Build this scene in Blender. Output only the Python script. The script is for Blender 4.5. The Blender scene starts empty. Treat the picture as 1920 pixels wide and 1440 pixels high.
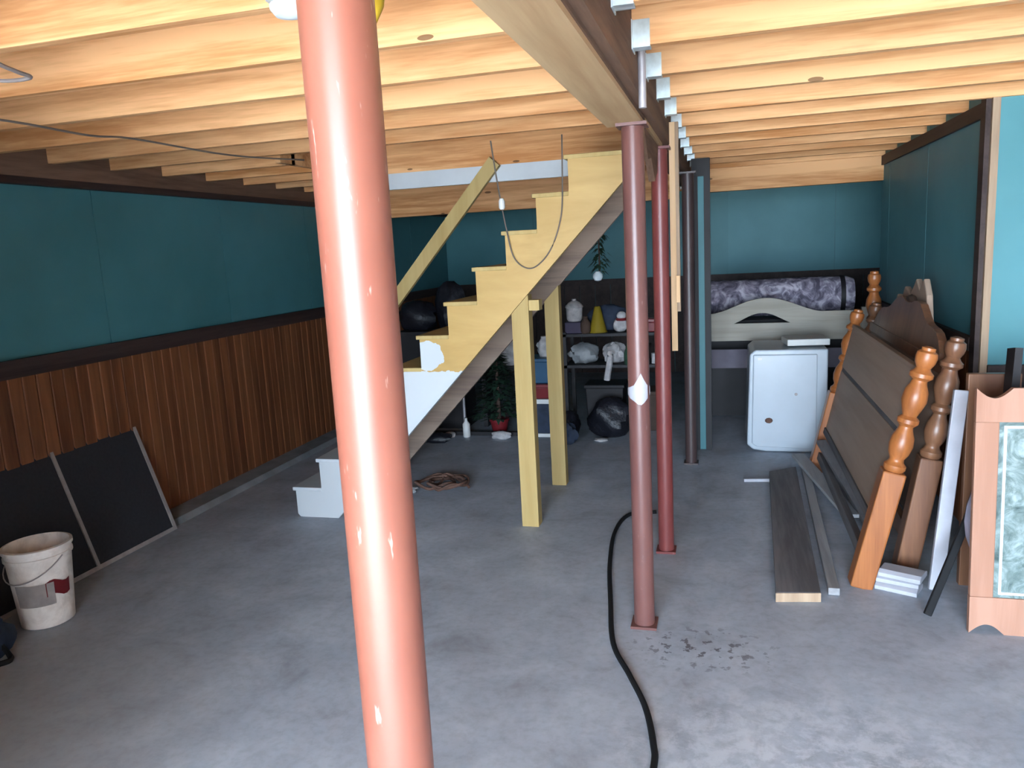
import bpy, bmesh, math, random
from mathutils import Vector, Matrix
random.seed(7)
R = math.radians
S = bpy.context.scene
COL = S.collection

# ------------------------------------------------------------------ camera
HC, FPX = 1.65, 1450.0
yaw, pitch, roll = R(15.711), R(-9.833), R(-3.05)
fw = Vector((-math.sin(yaw) * math.cos(pitch), math.cos(yaw) * math.cos(pitch), math.sin(pitch)))
rt0 = Vector((math.cos(yaw), math.sin(yaw), 0))
up0 = rt0.cross(fw)
rt = rt0 * math.cos(roll) + up0 * math.sin(roll)
up = up0 * math.cos(roll) - rt0 * math.sin(roll)
cam_d = bpy.data.cameras.new('camera')
cam_d.sensor_width = 36.0
cam_d.lens = 36.0 * FPX / 1920.0
cam_d.clip_start = 0.02
cam = bpy.data.objects.new('camera', cam_d)
COL.objects.link(cam)
m = Matrix((rt, up, -fw)).transposed().to_4x4()
m.translation = Vector((0, 0, HC))
cam.matrix_world = m
S.camera = cam

# ------------------------------------------------------------------ world, sun, doorway portal, exposure
W = bpy.data.worlds.new('daylight'); S.world = W; W.use_nodes = True
wn = W.node_tree.nodes; wn.clear()
wo = wn.new('ShaderNodeOutputWorld'); wb = wn.new('ShaderNodeBackground')
wb.inputs[0].default_value = (0.66, 0.82, 1.0, 1); wb.inputs[1].default_value = 7.5
W.node_tree.links.new(wb.outputs[0], wo.inputs[0])
sd = bpy.data.lights.new('sun', 'SUN'); sd.energy = 14.0; sd.angle = R(0.6); sd.color = (1.0, 0.93, 0.82)
sun = bpy.data.objects.new('sun', sd); COL.objects.link(sun)
SUN_DIR = Vector((-0.25, 0.42, -1.0))          # the way the light travels: high, from outside the doorway
sun.rotation_euler = SUN_DIR.to_track_quat('-Z', 'Y').to_euler()
YF = -2.4                                     # inside face of the front wall, behind the camera
DX0, DX1, DZ = -1.7, 1.9, 2.35               # the open garage doorway
pd = bpy.data.lights.new('doorway_portal', 'AREA'); pd.shape = 'RECTANGLE'; pd.size = DX1 - DX0; pd.size_y = DZ
pd.cycles.is_portal = True
po = bpy.data.objects.new('doorway_portal', pd); COL.objects.link(po)
po.location = ((DX0 + DX1) / 2, YF - 0.1, DZ / 2); po.rotation_euler = (R(90), 0, 0)
S.view_settings.view_transform = 'Standard'
S.view_settings.look = 'None'
S.view_settings.gamma = 1.0
S.view_settings.use_curve_mapping = False
S.view_settings.exposure = 2.6
S.cycles.max_bounces = 6
S.cycles.diffuse_bounces = 5
S.cycles.glossy_bounces = 2
S.cycles.use_adaptive_sampling = True
S.cycles.adaptive_threshold = 0.05

# ------------------------------------------------------------------ materials
def nt(name):
    mat = bpy.data.materials.new(name); mat.use_nodes = True
    n = mat.node_tree.nodes; n.clear()
    out = n.new('ShaderNodeOutputMaterial'); b = n.new('ShaderNodeBsdfPrincipled')
    mat.node_tree.links.new(b.outputs[0], out.inputs[0])
    return mat, n, mat.node_tree.links, b
def pos(n, l, scale, obj=False):
    if obj:
        c = n.new('ShaderNodeTexCoord'); src = c.outputs['Object']
    else:
        c = n.new('ShaderNodeNewGeometry'); src = c.outputs['Position']
    mp = n.new('ShaderNodeMapping'); mp.inputs['Scale'].default_value = scale
    l.new(src, mp.inputs[0]); return mp
def noise(n, l, vec, sc, det=4, rough=.55, dist=0):
    t = n.new('ShaderNodeTexNoise'); t.inputs['Scale'].default_value = sc
    t.inputs['Detail'].default_value = det; t.inputs['Roughness'].default_value = rough
    t.inputs['Distortion'].default_value = dist
    l.new(vec.outputs[0], t.inputs['Vector']); return t.outputs['Fac']
def ramp(n, l, fac, stops):
    r = n.new('ShaderNodeValToRGB'); e = r.color_ramp.elements
    while len(e) < len(stops): e.new(.5)
    for i, (p, c) in enumerate(stops):
        e[i].position = p; e[i].color = (*c, 1)
    l.new(fac, r.inputs[0]); return r.outputs[0]
def mix(n, l, fac, a, b, mode='MIX'):
    x = n.new('ShaderNodeMix'); x.data_type = 'RGBA'; x.blend_type = mode
    for k, v in ((0, fac), (6, a), (7, b)):
        if hasattr(v, 'links'): l.new(v, x.inputs[k])
        elif isinstance(v, tuple): x.inputs[k].default_value = (*v, 1)
        else: x.inputs[k].default_value = v
    return x.outputs[2]
def mth(n, l, op, a, b=0.0, clamp=False):
    x = n.new('ShaderNodeMath'); x.operation = op; x.use_clamp = clamp
    for k, v in ((0, a), (1, b)):
        if hasattr(v, 'links'): l.new(v, x.inputs[k])
        else: x.inputs[k].default_value = v
    return x.outputs[0]
def sc3(c, k): return tuple(min(1, x * k) for x in c)
def bump(n, l, b, h, s, d=.01):
    x = n.new('ShaderNodeBump'); x.inputs['Strength'].default_value = s; x.inputs['Distance'].default_value = d
    l.new(h, x.inputs['Height']); l.new(x.outputs[0], b.inputs['Normal'])
def plain(name, col, rough=.6, var=.12, nsc=6, metal=0, spec=.4, bmp=0, obj=False):
    mat, n, l, b = nt(name)
    v = pos(n, l, (1, 1, 1), obj)
    f = noise(n, l, v, nsc, 5)
    c = ramp(n, l, f, [(.3, sc3(col, 1 - var)), (.7, sc3(col, 1 + var))])
    l.new(c, b.inputs['Base Color'])
    b.inputs['Roughness'].default_value = rough; b.inputs['Metallic'].default_value = metal
    b.inputs['Specular IOR Level'].default_value = spec
    if bmp: bump(n, l, b, f, bmp)
    return mat
def wood(name, c1, c2, axis='X', rough=.7, knots=0.0, var=.25, gs=9, spec=.25, obj=False):
    mat, n, l, b = nt(name)
    s = {'X': (.06, 1, 1), 'Y': (1, .06, 1), 'Z': (1, 1, .06)}[axis]
    v = pos(n, l, s, obj)
    oi = n.new('ShaderNodeObjectInfo')
    add = n.new('ShaderNodeVectorMath'); add.operation = 'ADD'
    cmb = n.new('ShaderNodeCombineXYZ')
    rr = mth(n, l, 'MULTIPLY', oi.outputs['Random'], 37.0)
    for k in range(3): l.new(rr, cmb.inputs[k])
    l.new(v.outputs[0], add.inputs[0]); l.new(cmb.outputs[0], add.inputs[1])
    f = noise(n, l, add, gs, 6, .6, .6)
    f2 = noise(n, l, add, gs * 7, 3, .6)
    ff = mth(n, l, 'ADD', mth(n, l, 'MULTIPLY', f, .75), mth(n, l, 'MULTIPLY', f2, .25))
    c = ramp(n, l, ff, [(.38, c2), (.57, c1)])
    val = mth(n, l, 'ADD', mth(n, l, 'MULTIPLY', oi.outputs['Random'], var), 1 - var / 2)
    hs = n.new('ShaderNodeHueSaturation'); l.new(c, hs.inputs['Color']); l.new(val, hs.inputs['Value'])
    c = hs.outputs[0]
    if knots:
        sk = {'X': (1.9, 3.6, 6), 'Y': (3.6, 1.1, 5), 'Z': (5, 5, 1.6)}[axis]
        vk = pos(n, l, sk, obj)
        vo = n.new('ShaderNodeTexVoronoi'); vo.inputs['Scale'].default_value = 1.0
        l.new(vk.outputs[0], vo.inputs['Vector'])
        k = mth(n, l, 'LESS_THAN', vo.outputs['Distance'], knots)
        c = mix(n, l, mth(n, l, 'MULTIPLY', k, .75), c, sc3(c2, .12))
    l.new(c, b.inputs['Base Color'])
    b.inputs['Roughness'].default_value = rough; b.inputs['Specular IOR Level'].default_value = spec
    bump(n, l, b, ff, .15, .004)
    return mat

M = {}
M['joist'] = wood('joist_pine', (.82, .465, .225), (.52, .225, .08), 'X', .75, knots=.06, var=.32)
M['deck'] = wood('deck_boards', (.55, .36, .19), (.40, .24, .12), 'Y', .8)
M['ply'] = wood('plywood', (.56, .38, .21), (.43, .27, .14), 'Y', .7, var=.05, gs=5)
M['beamwood'] = wood('aged_beam', (.20, .115, .075), (.11, .06, .04), 'Y', .8)
M['wain'] = wood('stained_beadboard', (.235, .088, .036), (.125, .043, .018), 'Z', .5, var=.3, gs=7)
M['darktrim'] = wood('dark_trim', (.055, .034, .03), (.03, .018, .016), 'Y', .55)
M['tantrim'] = wood('tan_trim', (.42, .30, .20), (.30, .2, .13), 'Z', .6)
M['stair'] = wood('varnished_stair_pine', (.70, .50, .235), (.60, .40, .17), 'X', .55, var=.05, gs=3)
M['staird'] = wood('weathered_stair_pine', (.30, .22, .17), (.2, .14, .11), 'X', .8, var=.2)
M['post'] = wood('stud_pine', (.46, .335, .14), (.38, .26, .095), 'Z', .65, var=.12, gs=5)
M['stud'] = wood('pale_stud', (.74, .5, .3), (.6, .38, .2), 'Z', .7)
M['oak'] = wood('honey_oak', (.37, .125, .034), (.22, .066, .018), 'Z', .36, var=.15, gs=8, spec=.5)
M['oakd'] = wood('brown_oak', (.22, .10, .05), (.13, .055, .03), 'Z', .35, var=.15, gs=8, spec=.5)
M['panelbrown'] = wood('brown_veneer', (.40, .29, .22), (.33, .23, .17), 'Y', .6, var=.06, gs=4)
M['greyboard'] = wood('grey_weathered_board', (.17, .16, .165), (.10, .095, .1), 'Y', .8, var=.2)
M['greystrip'] = wood('pale_grey_strip', (.36, .36, .37), (.25, .25, .26), 'Y', .7)
M['whiteboard'] = plain('white_lacquer_strip', (.40, .40, .44), .45, .1, 9)
M['cream'] = wood('cream_headboard', (.36, .33, .28), (.29, .265, .22), 'X', .6, var=.05)
M['peach'] = wood('peach_pine', (.42, .225, .155), (.34, .17, .11), 'Z', .6, var=.05, gs=5)
M['steel'] = plain('galvanised_steel', (.62, .70, .72), .38, .15, 30, metal=.5)
M['conduit'] = plain('grey_conduit', (.42, .40, .42), .45, .1, 20, metal=.4)
M['black'] = plain('black_rubber', (.010, .010, .011), .75, .1, spec=.2)
M['blackbag'] = plain('black_plastic_bag', (.010, .010, .015), .42, .2, 22, bmp=.8, spec=.4)
M['enamel'] = plain('white_enamel', (.42, .47, .52), .3, .04, 4, spec=.5)
M['whiteplastic'] = plain('white_plastic', (.62, .62, .60), .45, .08, 9)
M['fluff'] = plain('white_crumpled_cloth', (.42, .40, .40), .85, .3, 18, bmp=.6)
M['greycloth'] = plain('grey_cloth', (.26, .27, .28), .85, .3, 12, bmp=.5)
M['blueplastic'] = plain('blue_plastic', (.015, .07, .14), .4)
M['redplastic'] = plain('red_plastic', (.16, .012, .016), .4)
M['navy'] = plain('navy_fabric', (.02, .03, .055), .8, .3, 14)
M['purple'] = plain('dark_purple_box', (.03, .02, .05), .6)
M['yellow'] = plain('mustard_plastic', (.24, .17, .012), .5)
M['brightyellow'] = plain('bright_yellow_plastic', (.62, .40, .03), .45)
M['green'] = plain('tree_green', (.014, .045, .024), .8, .5, 30)
M['bark'] = plain('dark_brown', (.06, .035, .025), .8, .3)
M['darkbox'] = plain('dark_painted_wood', (.012, .010, .012), .6, .3)
M['mauve'] = plain('mauve_grey_upholstery', (.14, .125, .155), .85, .1, 10)
M['rust'] = plain('rust_brown', (.10, .05, .035), .8, .4, 25)
M['mesh'] = plain('insect_mesh', (.024, .023, .028), .85, .15, 60)
M['alu'] = plain('dull_aluminium', (.33, .29, .28), .5, .15, 20)
M['curb'] = plain('concrete_curb', (.22, .225, .235), .9, .25, 5)
M['glow'] = plain('frosted_white_glass', (.78, .86, .90), .25, .03)
M['cable'] = plain('grey_cable', (.14, .11, .09), .6)
M['whitetrim'] = plain('white_painted_board', (.52, .55, .58), .5, .05, 5)
M['ground'] = plain('driveway_concrete', (.50, .49, .47), .9, .1, 3)
M['shade_wall'] = plain('shade_wall_grey', (.16, .15, .14), .8, .1, 3)
M['inner'] = plain('inner_front_wall', (.42, .43, .42), .8, .1, 3)

def teal():
    mat, n, l, b = nt('teal_wall_paint')
    v = pos(n, l, (1, 1, 1))
    f = noise(n, l, v, 1.3, 5); f2 = noise(n, l, v, 40, 2)
    c = ramp(n, l, f, [(.3, (.058, .195, .22)), (.7, (.08, .25, .285))])
    oi = n.new('ShaderNodeObjectInfo')
    hs = n.new('ShaderNodeHueSaturation'); l.new(c, hs.inputs['Color'])
    l.new(mth(n, l, 'ADD', mth(n, l, 'MULTIPLY', oi.outputs['Random'], .14), .93), hs.inputs['Value'])
    l.new(hs.outputs[0], b.inputs['Base Color'])
    b.inputs['Roughness'].default_value = .5; b.inputs['Specular IOR Level'].default_value = .35
    bump(n, l, b, f2, .05, .003)
    return mat
M['teal'] = teal()

def concrete():
    mat, n, l, b = nt('worn_concrete_floor')
    v = pos(n, l, (1, 1, 1))
    big = noise(n, l, v, .55, 4, .6, .3); mid = noise(n, l, v, 3.2, 6, .65, .4); fine = noise(n, l, v, 26, 4, .6)
    c = ramp(n, l, big, [(.3, (.33, .37, .43)), (.7, (.425, .465, .535))])
    c = mix(n, l, mth(n, l, 'MULTIPLY', ramp(n, l, mid, [(.48, (0, 0, 0)), (.68, (1, 1, 1))]), .6), c, (.505, .555, .625))
    c = mix(n, l, mth(n, l, 'MULTIPLY', ramp(n, l, mid, [(.30, (1, 1, 1)), (.46, (0, 0, 0))]), .42), c, (.17, .17, .18))
    c = mix(n, l, mth(n, l, 'MULTIPLY', ramp(n, l, fine, [(.35, (1, 1, 1)), (.55, (0, 0, 0))]), .18), c, (.15, .15, .155))
    # worn pale trodden patch and dark drips by the post
    sep = n.new('ShaderNodeSeparateXYZ'); g = n.new('ShaderNodeNewGeometry'); l.new(g.outputs['Position'], sep.inputs[0])
    def spot(x, y, rx, ry):
        dx = mth(n, l, 'DIVIDE', mth(n, l, 'SUBTRACT', sep.outputs[0], x), rx)
        dy = mth(n, l, 'DIVIDE', mth(n, l, 'SUBTRACT', sep.outputs[1], y), ry)
        d = mth(n, l, 'ADD', mth(n, l, 'POWER', dx, 2.0), mth(n, l, 'POWER', dy, 2.0))
        return mth(n, l, 'SUBTRACT', 1.0, d, True)
    flake = noise(n, l, v, 9, 6, .75, .25)
    m1 = mth(n, l, 'MULTIPLY', spot(.25, 2.3, .75, .6), ramp(n, l, flake, [(.46, (0, 0, 0)), (.58, (1, 1, 1))]))
    c = mix(n, l, mth(n, l, 'MULTIPLY', m1, .6), c, (.62, .66, .72))
    dr = noise(n, l, v, 22, 3, .6)
    m2 = mth(n, l, 'MULTIPLY', spot(-.09, 3.02, .36, .22), ramp(n, l, dr, [(.57, (0, 0, 0)), (.61, (1, 1, 1))]))
    c = mix(n, l, mth(n, l, 'MULTIPLY', m2, .8), c, (.08, .065, .07))
    warm_shade = mth(n, l, 'MULTIPLY', spot(-2.6, 1.6, 1.0, 1.4), .45)  # shade at the left front, painted into the floor colour as a warm dark patch
    c = mix(n, l, warm_shade, c, (.27, .235, .20))
    l.new(c, b.inputs['Base Color'])
    b.inputs['Roughness'].default_value = .62; b.inputs['Specular IOR Level'].default_value = .35
    bump(n, l, b, mid, .12, .01)
    return mat
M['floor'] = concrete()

def polepaint(name, c1, c2, rough, chips):
    mat, n, l, b = nt(name)
    v = pos(n, l, (1, 1, .35)); v2 = pos(n, l, (1, 1, .22))
    f = noise(n, l, v, 9, 5); s = noise(n, l, v2, 60, 3, .7)
    c = ramp(n, l, f, [(.3, c1), (.7, c2)])
    c = mix(n, l, mth(n, l, 'MULTIPLY', ramp(n, l, s, [(.66, (0, 0, 0)), (.72, (1, 1, 1))]), chips), c, (.66, .52, .45))
    l.new(c, b.inputs['Base Color'])
    b.inputs['Roughness'].default_value = rough; b.inputs['Specular IOR Level'].default_value = .45
    bump(n, l, b, f, .06, .003)
    return mat
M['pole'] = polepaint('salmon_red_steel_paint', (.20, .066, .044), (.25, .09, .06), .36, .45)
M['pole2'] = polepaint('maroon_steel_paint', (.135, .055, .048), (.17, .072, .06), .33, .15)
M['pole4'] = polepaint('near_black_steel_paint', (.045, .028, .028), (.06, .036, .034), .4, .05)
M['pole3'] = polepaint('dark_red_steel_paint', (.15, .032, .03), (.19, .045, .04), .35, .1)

def stringer_mat():
    mat, n, l, b = nt('varnished_stringer_with_white_paint')
    v = pos(n, l, (.25, 1, 1)); v1 = pos(n, l, (1, 1, 1))
    f = noise(n, l, v, 6, 5, .6, .5)
    c = ramp(n, l, f, [(.35, (.42, .255, .075)), (.65, (.52, .335, .115))])
    sep = n.new('ShaderNodeSeparateXYZ'); g = n.new('ShaderNodeNewGeometry'); l.new(g.outputs['Position'], sep.inputs[0])
    wob = mth(n, l, 'MULTIPLY', mth(n, l, 'SUBTRACT', noise(n, l, v1, 14, 4), .5), .10)
    z = mth(n, l, 'ADD', sep.outputs[2], wob)
    m1 = mth(n, l, 'LESS_THAN', z, .962)
    dx = mth(n, l, 'ADD', sep.outputs[0], 1.72); dz = mth(n, l, 'SUBTRACT', sep.outputs[2], 1.045)
    d = mth(n, l, 'ADD', mth(n, l, 'POWER', dx, 2.0), mth(n, l, 'POWER', dz, 2.0))
    m2 = mth(n, l, 'LESS_THAN', mth(n, l, 'ADD', d, mth(n, l, 'MULTIPLY', wob, .12)), .0085)
    c = mix(n, l, mth(n, l, 'MAXIMUM', m1, m2), c, (.52, .55, .57))
    l.new(c, b.inputs['Base Color']); b.inputs['Roughness'].default_value = .5
    b.inputs['Specular IOR Level'].default_value = .35
    return mat
M['stringer'] = stringer_mat()

def marble():
    mat, n, l, b = nt('green_marbled_panel')
    v = pos(n, l, (1, 1, 1))
    f = noise(n, l, v, 11, 7, .65, 1.4)
    c = ramp(n, l, f, [(.32, (.05, .08, .075)), (.5, (.15, .20, .19)), (.66, (.30, .37, .36))])
    l.new(c, b.inputs['Base Color']); b.inputs['Roughness'].default_value = .22
    return mat
M['marble'] = marble()
def floral():
    mat, n, l, b = nt('mottled_floral_fabric')
    v = pos(n, l, (1, 1, 1))
    f = noise(n, l, v, 9, 5, .6, 1.0)
    c = ramp(n, l, f, [(.38, (.08, .07, .10)), (.50, (.24, .21, .27)), (.62, (.55, .51, .58))])
    l.new(c, b.inputs['Base Color']); b.inputs['Roughness'].default_value = .8
    return mat
M['floral'] = floral()
def bucketmat():
    mat, n, l, b = nt('dirty_white_bucket')
    v = pos(n, l, (1, 1, 1), True)
    f = noise(n, l, v, 9, 6, .65, .5)
    c = ramp(n, l, f, [(.3, (.60, .52, .47)), (.6, (.90, .83, .78))])
    l.new(c, b.inputs['Base Color']); b.inputs['Roughness'].default_value = .5
    return mat
M['bucket'] = bucketmat()

# ------------------------------------------------------------------ mesh building
class MB:
    def __init__(s, mat4=None):
        s.v = []; s.f = []; s.M = mat4 or Matrix()
    def put(s, vs, fs):
        o = len(s.v); s.v += [s.M @ Vector(p) for p in vs]; s.f += [[i + o for i in f] for f in fs]; return s
    def box(s, a, b):
        (x0, y0, z0), (x1, y1, z1) = a, b
        x0, x1 = min(x0, x1), max(x0, x1); y0, y1 = min(y0, y1), max(y0, y1); z0, z1 = min(z0, z1), max(z0, z1)
        return s.put([(x0, y0, z0), (x1, y0, z0), (x1, y1, z0), (x0, y1, z0), (x0, y0, z1), (x1, y0, z1), (x1, y1, z1), (x0, y1, z1)],
                     [[3, 2, 1, 0], [4, 5, 6, 7], [0, 1, 5, 4], [1, 2, 6, 5], [2, 3, 7, 6], [3, 0, 4, 7]])
    def bar(s, p, q, w, h, upv=(0, 0, 1)):
        p, q = Vector(p), Vector(q); d = (q - p).normalized(); u = Vector(upv)
        a = d.cross(u)
        if a.length < 1e-4: a = d.cross(Vector((1, 0, 0)))
        a.normalize(); c = a.cross(d).normalized()
        vs = [e + a * sx * w / 2 + c * sz * h / 2 for e in (p, q) for sx, sz in ((-1, -1), (1, -1), (1, 1), (-1, 1))]
        return s.put(vs, [[3, 2, 1, 0], [4, 5, 6, 7], [0, 1, 5, 4], [1, 2, 6, 5], [2, 3, 7, 6], [3, 0, 4, 7]])
    def prism(s, poly, axis, a, b):
        # poly: 2D points; axis 'Y' -> (x,z), 'X' -> (y,z), 'Z' -> (x,y)
        def P(p, t): return {'Y': (p[0], t, p[1]), 'X': (t, p[0], p[1]), 'Z': (p[0], p[1], t)}[axis]
        n = len(poly)
        vs = [P(p, a) for p in poly] + [P(p, b) for p in poly]
        return s.put(vs, [list(range(n - 1, -1, -1)), list(range(n, 2 * n))] + [[i, (i + 1) % n, n + (i + 1) % n, n + i] for i in range(n)])
    def lathe(s, prof, c=(0, 0, 0), seg=24, cap=True, sq=1.0):
        vs = []; fs = []; n = len(prof)
        for r, z in prof:
            for k in range(seg):
                a = 2 * math.pi * k / seg
                vs.append((c[0] + r * math.cos(a), c[1] + r * math.sin(a) * sq, c[2] + z))
        for i in range(n - 1):
            for k in range(seg):
                j = (k + 1) % seg
                fs.append([i * seg + k, i * seg + j, (i + 1) * seg + j, (i + 1) * seg + k])
        if cap:
            fs.append(list(range(seg - 1, -1, -1))); fs.append([(n - 1) * seg + k for k in range(seg)])
        return s.put(vs, fs)
    def tube(s, pts, r, seg=8):
        pts = [Vector(p) for p in pts]; vs = []; fs = []
        for i, p in enumerate(pts):
            d = (pts[min(i + 1, len(pts) - 1)] - pts[max(i - 1, 0)]).normalized()
            u = Vector((0, 0, 1)) if abs(d.z) < .9 else Vector((1, 0, 0))
            a = d.cross(u).normalized(); b = a.cross(d)
            for k in range(seg):
                t = 2 * math.pi * k / seg
                vs.append(p + (a * math.cos(t) + b * math.sin(t)) * r)
        for i in range(len(pts) - 1):
            for k in range(seg):
                j = (k + 1) % seg
                fs.append([i * seg + k, i * seg + j, (i + 1) * seg + j, (i + 1) * seg + k])
        fs.append(list(range(seg))); fs.append([(len(pts) - 1) * seg + k for k in range(seg)][::-1])
        return s.put(vs, fs)
    def blob(s, c, r, seed=0, amp=.18, flat=0.0, seg=18, rings=12):
        rnd = random.Random(seed); ph = [(rnd.uniform(0, 6), rnd.uniform(0, 6), rnd.uniform(2, 6), rnd.uniform(2, 6)) for _ in range(5)]
        vs = []; fs = []
        for i in range(rings + 1):
            th = math.pi * i / rings
            for k in range(seg):
                a = 2 * math.pi * k / seg
                d = 1 + amp * sum(math.sin(p[0] + round(p[2]) * a) * math.sin(p[1] + p[3] * th) for p in ph) / 2.2 * math.sin(th)
                z = math.cos(th) * d
                if flat: z = max(z, -flat)
                vs.append((c[0] + r[0] * math.sin(th) * math.cos(a) * d, c[1] + r[1] * math.sin(th) * math.sin(a) * d, c[2] + r[2] * z))
        for i in range(rings):
            for k in range(seg):
                j = (k + 1) % seg
                fs.append([i * seg + k, (i + 1) * seg + k, (i + 1) * seg + j, i * seg + j])
        return s.put(vs, fs)
def smooth_pts(pts, n=6):
    pts = [Vector(p) for p in pts]; out = []
    for i in range(len(pts) - 1):
        p0, p1, p2, p3 = pts[max(i - 1, 0)], pts[i], pts[i + 1], pts[min(i + 2, len(pts) - 1)]
        for k in range(n):
            t = k / n
            out.append(.5 * ((2 * p1) + (p2 - p0) * t + (2 * p0 - 5 * p1 + 4 * p2 - p3) * t * t + (3 * p1 - p0 - 3 * p2 + p3) * t ** 3))
    out.append(pts[-1]); return out
def wloc(o):
    v = Vector((0, 0, 0))
    while o is not None: v += o.location; o = o.parent
    return v
def obj(name, mb, mat, parent=None, smooth=False, bevel=0):
    vs = mb.v
    if parent is None:
        lo = Vector([min(p[k] for p in vs) for k in range(3)]); hi = Vector([max(p[k] for p in vs) for k in range(3)])
        org = Vector(((lo.x + hi.x) / 2, (lo.y + hi.y) / 2, lo.z)); loc = org
    else:
        org = wloc(parent); loc = Vector((0, 0, 0))
    me = bpy.data.meshes.new(name)
    me.from_pydata([tuple(p - org) for p in vs], [], mb.f)
    bm = bmesh.new(); bm.from_mesh(me); bmesh.ops.recalc_face_normals(bm, faces=bm.faces); bm.to_mesh(me); bm.free()
    me.materials.append(M[mat] if isinstance(mat, str) else mat)
    if smooth:
        me.polygons.foreach_set('use_smooth', [True] * len(me.polygons))
        try: me.set_sharp_from_angle(angle=R(40))
        except Exception: pass
    o = bpy.data.objects.new(name, me); COL.objects.link(o); o.location = loc
    if parent is not None: o.parent = parent
    if bevel:
        bv = o.modifiers.new('bevel', 'BEVEL'); bv.width = bevel; bv.segments = 2; bv.limit_method = 'ANGLE'
    return o
def tag(o, label, cat, group=None):
    o['label'] = label; o['category'] = cat
    if group: o['group'] = group
    return o
def thing(name, label, cat, loc=(0, 0, 0), group=None):
    o = bpy.data.objects.new(name, None); COL.objects.link(o); o.location = loc
    o.empty_display_size = .1
    return tag(o, label, cat, group)
def struct(name, mb, mat, label=None, parent=None, **k):
    o = obj(name, mb, mat, parent, **k)
    if parent is None:
        o['kind'] = 'structure'
        o['label'] = label or name.replace('_', ' ')
    return o
def fr(origin, ax, ay, az):
    m4 = Matrix((Vector(ax), Vector(ay), Vector(az))).transposed().to_4x4(); m4.translation = Vector(origin); return m4

# ------------------------------------------------------------------ setting
XL, YB, ZJ = -3.63, 10.0, 2.25
XR, YT, YH, XRB = 1.26, 4.43, 7.15, 1.80
ZTOP = ZJ + .235
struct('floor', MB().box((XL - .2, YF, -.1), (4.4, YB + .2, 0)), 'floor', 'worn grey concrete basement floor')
g = struct('ground', MB().box((-14, -16, -.12), (14, YF, -.02)), 'ground', 'sunlit concrete driveway outside the doorway')
# front wall with the open doorway (behind the camera)
fwm = MB().box((XL - .2, YF - .2, 0), (DX0, YF, 2.75)).box((DX1, YF - .2, 0), (4.4, YF, 2.75)).box((DX0, YF - .2, DZ), (DX1, YF, 2.75))
struct('wall_front', fwm, 'inner', 'front wall around the open doorway')
struct('wall_shade_return', MB().box((DX0 - .14, YF, 0), (DX0, .2, ZTOP)), 'inner', 'unseen return wall left of the doorway, set to shade the left side')  # unseen wall stub, its reach set to darken the near left wall
struct('wall_shade_outside', MB().box((DX1 + .25, -6.0, -.02), (DX1 + .45, YF - .2, 3.2)), 'shade_wall', 'added wall outside the doorway, shading the left of the room')  # unseen wing wall, added to cut the light reaching the near left
RAIL = 1.205
# left wall: teal sheets above, beadboard below
wl = struct('wall_left', MB().box((XL - .2, YF, 0), (XL - .012, YB + .2, ZTOP)), 'teal', 'teal left basement wall over brown beadboard')
y = YB
while y > YF + .05:
    y0 = max(YF, y - 1.22)
    struct('panel', MB().box((XL - .012, y0 + .003, RAIL), (XL, y - .003, ZTOP)), 'teal', parent=wl)
    y = y0
y = YB - .01
while y > 1.6:
    jit = random.uniform(-.0015, .0025)
    struct('board', MB().prism([(XL - .012, y - .086), (XL + .012 + jit, y - .086), (XL + .016 + jit, y - .080), (XL + .016 + jit, y - .006), (XL + .012 + jit, y), (XL - .012, y)], 'Z', .02, RAIL - .01), 'wain', parent=wl)
    y -= .089
struct('trim_1', MB().box((XL - .01, 1.0, RAIL - .05), (XL + .035, YB, RAIL + .012)).box((XL - .01, 1.0, RAIL - .085), (XL + .024, YB, RAIL - .05)), 'darktrim', 'dark chair rail along the left wall')
struct('trim_2', MB().box((XL, YF, 2.128), (XL + .05, YB, 2.168)), 'darktrim', 'dark strip along the top of the left wall')
struct('trim_10', MB().box((XL, YF, 2.168), (XL + .045, YB, ZTOP)), 'beamwood', 'rim board over the left wall')
struct('baseboard_left', MB().prism([(XL, 0), (XL + .19, 0), (XL + .17, .04), (XL + .03, .05), (XL, .05)], 'Y', 1.0, YB), 'curb', 'low concrete curb under the left wall')
# back wall
wbk = struct('wall_back', MB().box((XL - .2, YB + .012, 0), (XRB + .2, YB + .2, ZTOP)), 'teal', 'teal back wall over dark wainscot')
x = XL
while x < XRB:
    x1 = min(XRB, x + 1.22)
    struct('panel', MB().box((x + .003, YB, RAIL), (x1 - .003, YB + .012, ZTOP)), 'teal', parent=wbk); x = x1
x = XL
while x < XRB - .02:
    x1 = min(XRB, x + .2)
    struct('board', MB().box((x + .004, YB - .012, 0), (x1 - .002, YB + .012, RAIL)), 'darktrim', parent=wbk); x = x1
struct('trim_3', MB().box((XL, YB - .045, RAIL - .06), (XRB, YB + .005, RAIL + .012)), 'darktrim', 'dark chair rail along the back wall')
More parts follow.
